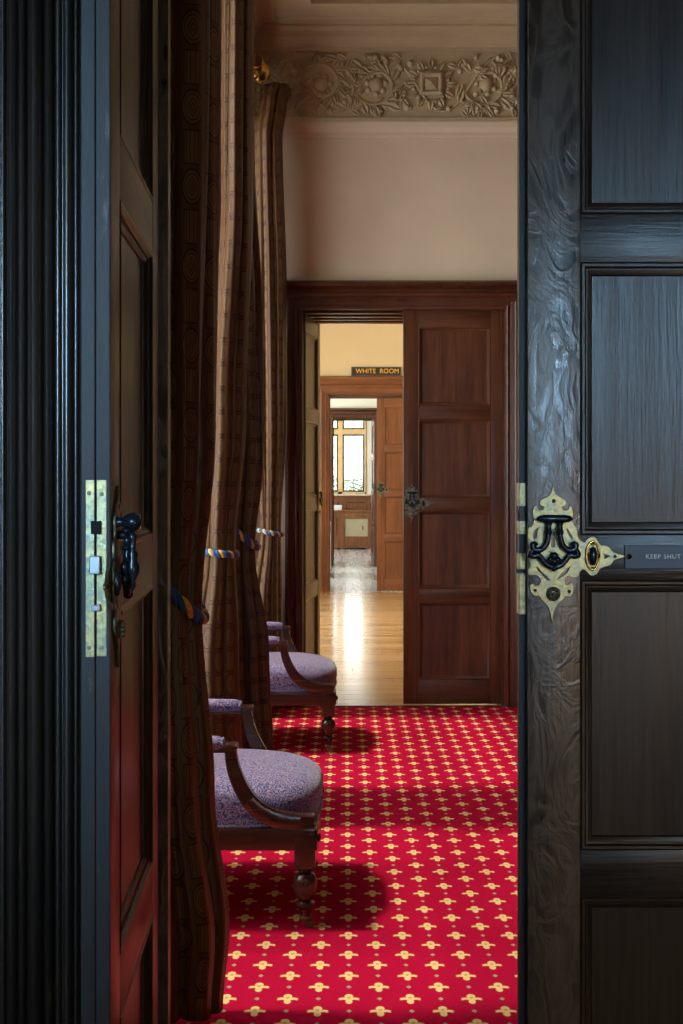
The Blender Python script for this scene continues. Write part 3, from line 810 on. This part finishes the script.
b = MB(); b.box(-1.0, .46, -.26, .02, -.035, .0, .005); b.build('sill', M['pale'], root)
b = MB(); b.box(.42, .425, -.2, .0, 0, h); b.build('reveal', M['stone'], root)
for i in range(1, len(xs) - 1, 2):
    for a, c in ((.05, tz), (tz + .10, h - .05)):
        fr = MB(); fr.frame(xs[i], xs[i + 1], a, c, [(0, -.02), (.030, -.02), (.030, .02), (0, .02)], 'XZ')
        cs = fr.build('casement', M['frame_green'], root)
        ln = MB()
        for q in (1,): x = xs[i] + (xs[i + 1] - xs[i]) * q / 2; ln.box(x - .007, x + .007, -.006, .006, a, c)
        nz = max(1, round((c - a) / .235))
        for q in range(1, nz): z = a + (c - a) * q / nz; ln.box(xs[i], xs[i + 1], -.006, .006, z - .006, z + .006)
        ln.build('leading', M['lead'], cs)
        MB().box(xs[i] + .02, xs[i + 1] - .02, -.002, .002, a + .02, c - .02).build('pane', M['glass'], cs)
# wainscot under the window
b = MB(); b.box(-2.4, 3.3, 24.96, 25.0, 0, .99, 0, 0)
for i in range(12):
    x = -2.3 + i * .46
    b.frame(x, x + .40, .12, .90, [(0, 24.96), (0, 24.945), (.02, 24.945), (.03, 24.958), (.03, 24.96)], 'XZ')
b.box(-2.4, 3.3, 24.93, 25.0, .985, 1.01, .004)
struct(b.build('trim_10', M['oakw_z']))
# radiator cover
rc = empty('radiator_cover', (.13, 24.72, 0)); tag(rc, 'low wooden radiator cover with a cream panel under the far leaded window', 'radiator cover')
b = MB(); b.box(-.40, .40, -.16, .22, .70, .735, .006); b.build('top', M['oakw_x'], rc)
b = MB()
for a, c in ((-.38, -.30), (-.22, -.14), (.30, .38)): b.box(a, c, -.143, -.11, .0, .699, .003)
b.box(-.379, .379, -.139, -.111, .58, .698, .003); b.box(-.379, .379, -.139, -.111, .02, .24, .003)
b.box(-.376, -.36, -.112, .22, .03, .697); b.box(.36, .376, -.112, .22, .03, .697)
b.build('frame', M['oakw_z'], rc)
for i, (a, c) in enumerate(((-.30, -.22), (-.14, .30))):
    MB().box(a, c, -.118, -.112, .24, .58).build('panel', M['cover_cream'] if i else M['oakw_z'], rc)
for q in (-.34, .34): MB().box(q - .06, q + .06, -.15, -.10, 0, .06, .01).build('foot', M['oakw_x'], rc)
b = MB(); b.box(.20, .215, -.126, -.116, .36, .44, .002); b.build('latch', M['iron'], rc)
bx = empty('small_box', (-.135, 24.66, .735)); tag(bx, 'small white box lying on the left end of the radiator cover', 'box')
b = MB(); b.box(-.075, .075, -.05, .05, 0, .075, .003); b.build('body', M['white_paint'], bx)
b = MB(); b.box(-.078, .078, -.053, .053, .075, .095, .003); b.build('lid', M['white_paint'], bx)
# bottle-like dark ornament
orn = empty('small_ornament', (-.13, 24.80, .735)); tag(orn, 'small dark ornament standing behind the white box on the radiator cover', 'ornament')
b = MB(); b.lathe([(.0001, 0), (.02, 0), (.022, .01), (.018, .06), (.022, .10), (.012, .125), (.014, .15), (.0001, .16)], (0, 0, 0), 16); b.build('body', M['iron'], orn, smooth=True)
# pale storage heater by the left side of room three
ht = empty('storage_heater', (-.31, 17.55, 0)); tag(ht, 'pale upright heater just past the second doorway, left side', 'heater')
b = MB(); b.box(-.12, .115, -.5, .5, .05, .72, .012); b.build('body', M['white_paint'], ht)
b = MB()
for i in range(12): b.box(.112, .118, -.45 + i * .08, -.40 + i * .08, .60, .68, .001)
b.build('grille', M['steel'], ht)
for s in (-1, 1): MB().box(-.10, .10, s * .42 - .03, s * .42 + .03, 0, .052, .004).build('foot', M['steel'], ht)
# outside: lawn and trees seen faintly through the leaded window
tag(MB().box(-40, 40, 25.6, 90, -.6, -.5).build('lawn', M['grass']), kind='structure')
def tree(x, y, h, r, seed, label):
    rr = random.Random(seed); root = empty('garden_tree', (x, y, -.5)); tag(root, label, 'tree', None)
    b = MB(); b.tube([(0, 0, 0), (.1, 0, h * .3), (0, .1, h * .6), (.1, 0, h * .9)], [.22, .18, .12, .04], 10)
    for k in range(7):
        a = rr.uniform(0, 6.28); z = h * rr.uniform(.35, .7); b.tube([(0, 0, z), (math.cos(a) * r * .5, math.sin(a) * r * .5, z + h * .15), (math.cos(a) * r * .9, math.sin(a) * r * .9, z + h * .22)], [.08, .05, .02], 6)
    b.build('trunk', M['bark'], root, smooth=True)
    b = MB()
    for k in range(900):
        a, e, q = rr.uniform(0, 6.28), math.acos(rr.uniform(-1, 1)), rr.uniform(.5, 1) ** .5
        c = Vector((r * q * math.cos(a) * math.sin(e), r * q * math.sin(a) * math.sin(e), h * .68 + h * .33 * q * math.cos(e)))
        d = Vector((rr.uniform(-1, 1), rr.uniform(-1, 1), rr.uniform(-.5, .5))).normalized(); u = d.cross(Vector((0, 0, 1))).normalized(); s = rr.uniform(.08, .18)
        b.face([b.bm.verts.new(c + d * s), b.bm.verts.new(c + u * s * .5), b.bm.verts.new(c - d * s), b.bm.verts.new(c - u * s * .5)])
    b.build('foliage', M['foliage'], root)
tree(-.9, 62, 2.1, 1.6, 1, 'low leafy tree seen through the lower left of the far leaded window')
tree(1.2, 60, 2.3, 1.3, 2, 'low leafy tree seen through the bottom of the far leaded main pane')

# ================================================================== CURTAINS
def sm(t): return t * t * (3 - 2 * t)
def curtain(name, keys, nl, seed, label, uoff=0.0, depth=.26):
    """keys: (z, cx, cy, rx, ry); a gathered curtain as one pleated bundle with deep folds"""
    rr = random.Random(seed)
    nt, nz = 220, 90
    z0, z1 = keys[0][0], keys[-1][0]
    ph = [rr.uniform(-.25, .25) for _ in range(nl)]; am = [rr.uniform(.65, 1.2) for _ in range(nl)]
    def at(z):
        for a, c in zip(keys, keys[1:]):
            if z <= c[0] or c is keys[-1]:
                t = sm(max(0, min(1, (z - a[0]) / (c[0] - a[0])))); return [a[i] + (c[i] - a[i]) * t for i in range(1, 5)]
    bm = bmesh.new(); uvl = bm.loops.layers.uv.new('UVMap')
    rows = []; span = 2 * PI * .96
    cx, cy, rx, ry = at(z0 + .6 * (z1 - z0)); per = 2 * PI * math.sqrt((rx * rx + ry * ry) / 2) * 1.55
    for j in range(nz + 1):
        z = z0 + (z1 - z0) * j / nz; cx, cy, rx, ry = at(z); row = []
        for i in range(nt + 1):
            th = PI * .52 + .02 * PI + span * i / nt        # seam on the far side (away from camera) -> +y ... starts at +y
            u = i / nt * nl
            k = int(u) % nl
            f = abs(math.sin(PI * (u + .12 * math.sin(z * 2.1 + ph[k] * 9)))) ** .62
            tight = min(1, rx / .12)
            m = 1 - depth * am[k] * (1 - f) + .05 * math.sin(z * 1.7 + k * 2.3) * (1 - .5 * tight)
            fine = .012 * math.sin(u * 2 * PI * 3 + z * 3 + seed)
            x = cx + rx * math.cos(th) * (m + fine); y = cy + ry * math.sin(th) * (m + fine)
            zz_ = z - (.02 * math.sin(u * 1.3) * (1 - j / nz) if j < 6 else 0)
            row.append((bm.verts.new((x, y, zz_)), (uoff + per * i / nt, z)))
        rows.append(row)
    for a, c in zip(rows, rows[1:]):
        for i in range(nt):
            q = [a[i], a[i + 1], c[i + 1], c[i]]
            f = bm.faces.new([p[0] for p in q])
            for lp_, p in zip(f.loops, q): lp_[uvl].uv = p[1]
            f.smooth = True
    bmesh.ops.recalc_face_normals(bm, faces=bm.faces)
    me = bpy.data.meshes.new('cloth'); bm.to_mesh(me); bm.free(); me.materials.append(M['brocade'])
    o = bpy.data.objects.new(name, me); col.objects.link(o)
    sol = o.modifiers.new('thickness', 'SOLIDIFY'); sol.thickness = .004
    tag(o, label, 'curtain', 'brocade curtains along the window wall')
    return o
ZT = 3.38
curtain('curtain', [(.07, -.40, 2.93, .125, .15), (.25, -.395, 2.93, .135, .16), (.55, -.42, 2.93, .125, .15), (.97, -.42, 2.93, .095, .11), (1.35, -.42, 2.93, .125, .15), (2.2, -.425, 2.93, .142, .17), (ZT, -.425, 2.93, .15, .17)],
        7, 11, 'heavy brown patterned curtain nearest the camera, hanging beside the near door jamb', depth=.34)
curtain('curtain', [(.05, -.49, 4.86, .12, .16), (.6, -.49, 4.84, .10, .15), (1.0, -.462, 4.80, .058, .09), (1.5, -.435, 4.80, .072, .13), (2.3, -.395, 4.79, .06, .17), (ZT, -.385, 4.76, .06, .18)],
        5, 9, 'brown patterned curtain with a sunlit pale edge, behind the nearer chair', depth=.28)
curtain('curtain', [(.05, -.41, 5.20, .13, .15), (.6, -.42, 5.20, .12, .14), (.98, -.425, 5.20, .068, .10), (1.35, -.41, 5.20, .09, .13), (1.9, -.43, 5.20, .105, .15), (2.6, -.46, 5.19, .10, .16), (ZT, -.48, 5.18, .085, .16)],
        9, 23, 'dark brown patterned curtain in shade, between the two upholstered chairs', depth=.36)
curtain('curtain', [(.04, -.44, 7.02, .10, .13), (.6, -.43, 7.02, .09, .12), (.98, -.405, 7.02, .058, .09), (1.6, -.40, 7.02, .085, .12), (2.3, -.40, 7.0, .085, .13), (3.1, -.41, 7.0, .075, .13), (3.30, -.385, 7.0, .075, .13), (3.37, -.37, 7.0, .085, .13)],
        7, 41, 'brown patterned curtain farthest away, hanging against the far door casing', depth=.20)

def tieback(cx, cy, cz, rx, ry, slope, label, ys=0.0):
    root = empty('curtain_tieback', (cx, cy, cz)); tag(root, label, 'curtain tieback', 'blue and yellow rope tiebacks')
    n = 150; tw = 11; r = .011
    def c(t): a = 2 * PI * t; return Vector((rx * math.cos(a), ry * math.sin(a), slope * rx * math.cos(a) + ys * math.sin(a)))
    for nm, ph_, mat in (('blue_cord', 0, M['rope_blue']), ('yellow_cord', 2 * PI / 3, M['rope_yellow']), ('blue_cord', 4 * PI / 3, M['rope_blue'])):
        pts = []
        for i in range(n + 1):
            t = i / n; p = c(t); q = (c(t + .002) - c(t - .002)).normalized()
            a = Vector((math.cos(2 * PI * t), math.sin(2 * PI * t), 0)); a = (a - q * a.dot(q)).normalized(); b_ = q.cross(a)
            w = 2 * PI * tw * t + ph_
            pts.append(p + a * r * .62 * math.cos(w) + b_ * r * .62 * math.sin(w))
        MB().tube(pts, r * .72, 8).build(nm, mat, root, smooth='all')
    b = MB(); b.tube([(-rx - .005, 0, -slope * rx), (-rx - .05, .02, -slope * rx + .01), (XW - cx + .002, .02, -slope * rx + .02)], .006, 8); b.lathe([(.0001, 0), (.02, 0), (.018, .006), (.0001, .008)], (XW - cx, .02, -slope * rx + .02), 14, 'X')
    b.build('wall_hook', M['gold'], root, smooth=True)
tieback(-.42, 2.93, 1.06, .100, .118, -1.15, 'blue and yellow rope tied round the nearest curtain, sloping down beside the door jamb')
tieback(-.462, 4.80, .995, .062, .095, -.12, 'brightly lit blue and yellow rope tied round the curtain with the sunlit edge')
tieback(-.425, 5.20, 1.06, .075, .108, -.9, 'dark shaded rope tieback on the curtain between the two chairs')
tieback(-.405, 7.02, .985, .063, .095, -.2, 'smallest rope tieback, on the farthest curtain by the far door casing')

def pole(y0, y1, label, x=-.475, z=3.50):
    root = empty('curtain_pole', (x, (y0 + y1) / 2, z)); tag(root, label, 'curtain pole'); hl = (y1 - y0) / 2
    b = MB(); b.tube([(0, -hl, 0), (0, hl, 0)], .026, 16); b.build('rod', M['mahd_z'], root, smooth=True)
    for s in (-1, 1):
        b = MB(); pr = [(.0001, 0), (.034, 0), (.046, .006), (.036, .014), (.044, .022), (.060, .032), (.066, .050), (.058, .064), (.062, .070), (.040, .08), (.036, .09), (.020, .096), (.0001, .098)]
        rings = [[(r_ * math.cos(2 * PI * k / 20), s * (hl + h_), r_ * math.sin(2 * PI * k / 20)) for k in range(20)] for r_, h_ in pr]
        b.rings(rings); b.build('finial', M['gold'], root, smooth=True)
        b = MB(); b.tube([(XW - x, s * (hl - .12), -.02), (-.04, s * (hl - .12), -.035), (0, s * (hl - .12), -.03)], .012, 10)
        b.tube([(0.034 * math.cos(a), s * (hl - .12), .034 * math.sin(a)) for a in [PI * 2 * k / 16 for k in range(17)]], .006, 6)
        b.lathe([(.0001, 0), (.045, 0), (.04, .012), (.0001, .016)], (XW - x, s * (hl - .12), -.02), 16, 'X')
        b.tube(catmull([(-.02, s * (hl - .12), -.04), (.01, s * (hl - .12), -.075), (-.02, s * (hl - .12), -.10), (-.045, s * (hl - .12), -.08)], 4), .007, 6)
        b.build('bracket', M['gold'], root, smooth=True)
pole(2.62, 4.84, 'long curtain pole with gilt finials above the nearer window')
pole(5.12, 7.05, 'curtain pole with gilt finial and bracket near the plaster frieze corner')

# ================================================================== CHAIRS
def make_chair():
    root = empty('armchair')
    L = M['chair_wood']; hw = .295
    # seat frame: rails
    b = MB(); b.box(-.52, .035, -hw - .02, -hw + .015, .222, .285, .006); b.box(-.52, .035, hw - .015, hw + .02, .222, .285, .006)
    b.box(.005, .037, -hw, hw, .222, .285, .006); b.box(-.53, -.50, -hw, hw, .222, .285, .006)
    b.build('seat_rail', L, root, smooth=True)
    # cushion: domed superellipse layers
    def ring(z, x0, x1, hy, n=56, e=.32):
        cx_, hx_ = (x0 + x1) / 2, (x1 - x0) / 2; out = []
        for k in range(n):
            a = 2 * PI * k / n; c_, s_ = math.cos(a), math.sin(a)
            out.append((cx_ + hx_ * math.copysign(abs(c_) ** (2 * e), c_), hy * math.copysign(abs(s_) ** (2 * e), s_), z))
        return out
    prof_ = [(.275, .00, 0), (.283, .003, .012), (.300, .001, .004), (.325, .010, .006), (.345, .010, .004), (.365, .002, -.006), (.380, -.018, -.024), (.393, -.05, -.050), (.404, -.10, -.09), (.411, -.16, -.15), (.415, -.22, -.21), (.416, -.27, -.28)]
    b = MB(); b.rings([ring(z, -.53, .036 + dx, .286 + dy if dy > -.28 else .01) for z, dx, dy in prof_])
    b.build('seat_cushion', M['paisley'], root, smooth='all')
    b = MB(); rr_ = ring(.286, -.53, .042, .300); rr_.append(rr_[0]); b.tube(rr_, .004, 6); b.build('piping', M['paisley'], root, smooth='all')
    # arms: sweeping scroll from the front corner up to the arm pad
    def arm(s):
        c = [(.026, .300), (-.008, .300), (-.04, .302), (-.083, .310), (-.126, .333), (-.160, .367), (-.185, .412), (-.201, .457), (-.208, .50), (-.211, .520)]
        th = [.020, .022, .024, .025, .024, .022, .020, .018, .016, .016]
        pts = catmull([(x, 0, z) for x, z in c], 4); ths = []
        for i in range(len(pts)):
            t = i / 4; k = int(min(len(th) - 2, t)); ths.append(th[k] + (th[k + 1] - th[k]) * min(1, t - k))
        rings = []
        for i, p in enumerate(pts):
            t = (pts[min(i + 1, len(pts) - 1)] - pts[max(0, i - 1)]).normalized(); nrm = Vector((-t.z, 0, t.x)); h_ = ths[i]; w = .019
            fr = i / (len(pts) - 1); y = s * (hw + .012 * fr)
            sec = [(-1, -.8), (-1, .8), (-.8, 1), (.8, 1), (1, .8), (1, -.8), (.8, -1), (-.8, -1)]
            rings.append([(p.x + nrm.x * h_ * b_, y + w * a_, p.z + nrm.z * h_ * b_) for a_, b_ in sec])
        b = MB(); b.rings(rings)
        # rear upright and top rail under the pad
        y = s * (hw + .012)
        b.box(-.52, -.205, y - .016, y + .016, .497, .512, .004)
        b.box(-.230, -.186, y - .021, y + .021, .506, .524, .007)
        b.tube([(-.50, y, .27), (-.515, y, .40), (-.54, y, .51)], [.018, .016, .016], 10)
        return b.build('arm', L, root, smooth=True)
    for s in (-1, 1):
        arm(s); y = s * (hw + .012)
        b = MB(); b.rings([[(x + .008, y + r_ * 1.05 * math.cos(2 * PI * k / 16), .522 + r_ * .8 * math.sin(2 * PI * k / 16)) for k in range(16)] for x, r_ in ((-.52, .012), (-.515, .024), (-.48, .027), (-.36, .028), (-.27, .026), (-.248, .024), (-.244, .020), (-.240, .020), (-.236, .022), (-.232, .012))])
        b.build('arm_pad', M['paisley'], root, smooth='all')
    # back
    def back(inset, d0, d1, zb, zt, n=14):
        b = MB(); rings = []
        for i in range(n + 1):
            t = i / n; z = zb + (zt - zb) * t; w = .25 - inset + .03 * math.sin(t * PI)
            if t > .8: w *= math.sqrt(max(.05, 1 - ((t - .8) / .2) ** 2 * .55))
            x = -.50 - .17 * t ** 1.3
            rings.append([(x + d, y, z) for d, y in ((d0, -w), (d1 * .7, -w * .9), (d1, -w * .4), (d1, w * .4), (d1 * .7, w * .9), (d0, w), (d0 - .01, w * .5), (d0 - .01, -w * .5))])
        b.rings(rings); return b
    back(0, -.03, .012, .27, .93).build('backrest', L, root, smooth=True)
    back(.035, .005, .06, .42, .89).build('back_cushion', M['paisley'], root, smooth=True)
    # turned front legs on brass castors
    for s in (-1, 1):
        y = s * (hw - .005); b = MB(); b.box(-.030, .030, y - .030, y + .030, .170, .285, .006)
        b.lathe([(.020, .172), (.024, .165), (.016, .158), (.028, .150), (.033, .135), (.034, .118), (.030, .10), (.023, .086), (.018, .078), (.027, .072), (.028, .066), (.022, .060), (.018, .054), (.015, .036), (.0145, .034)], (0, y, 0), 24)
        lg = b.build('leg', L, root, smooth=True)
        b = MB(); b.lathe([(.0001, .036), (.016, .036), (.017, .030), (.012, .024), (.007, .020), (.007, .012), (.0001, .012)], (0, y, 0), 18)
        b.tube([(.004, y, .022), (.014, y, .014)], .004, 8)
        b.lathe([(.0001, -.008), (.009, -.008), (.0115, -.005), (.0115, .005), (.009, .008), (.0001, .008)], (.012, y, .0115), 18, 'Y')
        b.build('castor', M['brass_dark'], lg, smooth=True)
        b = MB(); yb = s * .22
        b.tube([(-.50, yb, .27), (-.52, yb, .15), (-.58, yb, .0)], [.022, .018, .014], 10); b.build('leg', L, root, smooth=True)
    # boss on the rail corner
    for s in (-1, 1):
        b = MB(); b.lathe([(.0001, 0), (.012, 0), (.010, .006), (.0001, .009)], (.037, s * (hw - .008), .252), 14, 'X'); b.build('boss', L, root, smooth=True)
    return root
ch = make_chair(); ch.location = (-.112, 3.945, 0)
tag(ch, 'low wooden armchair with purple paisley seat, the nearer of two, beside the nearest curtain', 'armchair', 'paisley armchairs under the windows')
c2 = copy_tree(ch); c2.location = (-.085, 6.32, 0); c2.rotation_euler = (0, 0, R(1.5))
tag(c2, 'low wooden armchair with purple paisley seat standing near the far doorway', 'armchair')

# ================================================================== LIGHT
w = bpy.data.worlds.new('sky'); sc.world = w; w.use_nodes = True; nt = w.node_tree; nt.nodes.clear()
o = nt.nodes.new('ShaderNodeOutputWorld'); bg = nt.nodes.new('ShaderNodeBackground'); bg.inputs[0].default_value = (.93, .97, 1.0, 1); bg.inputs[1].default_value = 5.0
nt.links.new(bg.outputs[0], o.inputs[0])
def sun(strength, el, az, ang, colr):
    l = bpy.data.lights.new('sun', 'SUN'); l.energy = strength; l.angle = R(ang); l.color = colr
    ob = bpy.data.objects.new('sun', l); col.objects.link(ob)
    d = Vector((math.cos(R(el)) * math.cos(R(az)), math.cos(R(el)) * math.sin(R(az)), -math.sin(R(el))))
    ob.rotation_euler = d.to_track_quat('-Z', 'Y').to_euler(); return ob
sun(6.4, 60, 2, 6, (1.0, .93, .82))
def area(name, loc, d, sx, sy, power, colr, spread=180):
    l = bpy.data.lights.new(name, 'AREA'); l.shape = 'RECTANGLE'; l.size = sx; l.size_y = sy; l.energy = power; l.color = colr; l.spread = R(spread)
    ob = bpy.data.objects.new(name, l); col.objects.link(ob); ob.location = loc
    ob.rotation_euler = Vector(d).to_track_quat('-Z', 'Z').to_euler(); return ob
# daylight at each window (just outside the glass)
area('daylight', (-1.10, sum(W1) / 2, 1.9), (1, 0, 0), W1[1] - W1[0], 2.8, 40, (1, .95, .88))
area('daylight', (-1.10, sum(W2) / 2, 1.9), (1, 0, 0), W2[1] - W2[0], 2.8, 50, (1, .95, .88))
area('daylight', (-2.64, 11.4, 1.85), (1, 0, 0), 4.4, 1.9, 570, (1, .93, .80))
area('daylight', (-2.64, 17.65, 1.85), (1, 0, 0), 2.7, 1.9, 400, (.88, .95, 1))
area('daylight', (-2.64, 22.6, 1.85), (1, 0, 0), 3.2, 1.9, 330, (.95, .97, 1))
for q in HW: area('daylight', ((q[0] + q[1]) / 2, -3.14, (HZ0 + HZ1) / 2), (0, 1, -.13), q[1] - q[0], HZ1 - HZ0, (17 if q[0] < 0 else 10) * (q[1] - q[0]), (.40, .69, 1.0), 25)
area('warm_fill', (1.5, -1.3, .85), (-.8, 1.7, .05), .5, .5, 11, (1, .66, .38))  # added warm fill on the near leaves and curtain; no lamp stands there
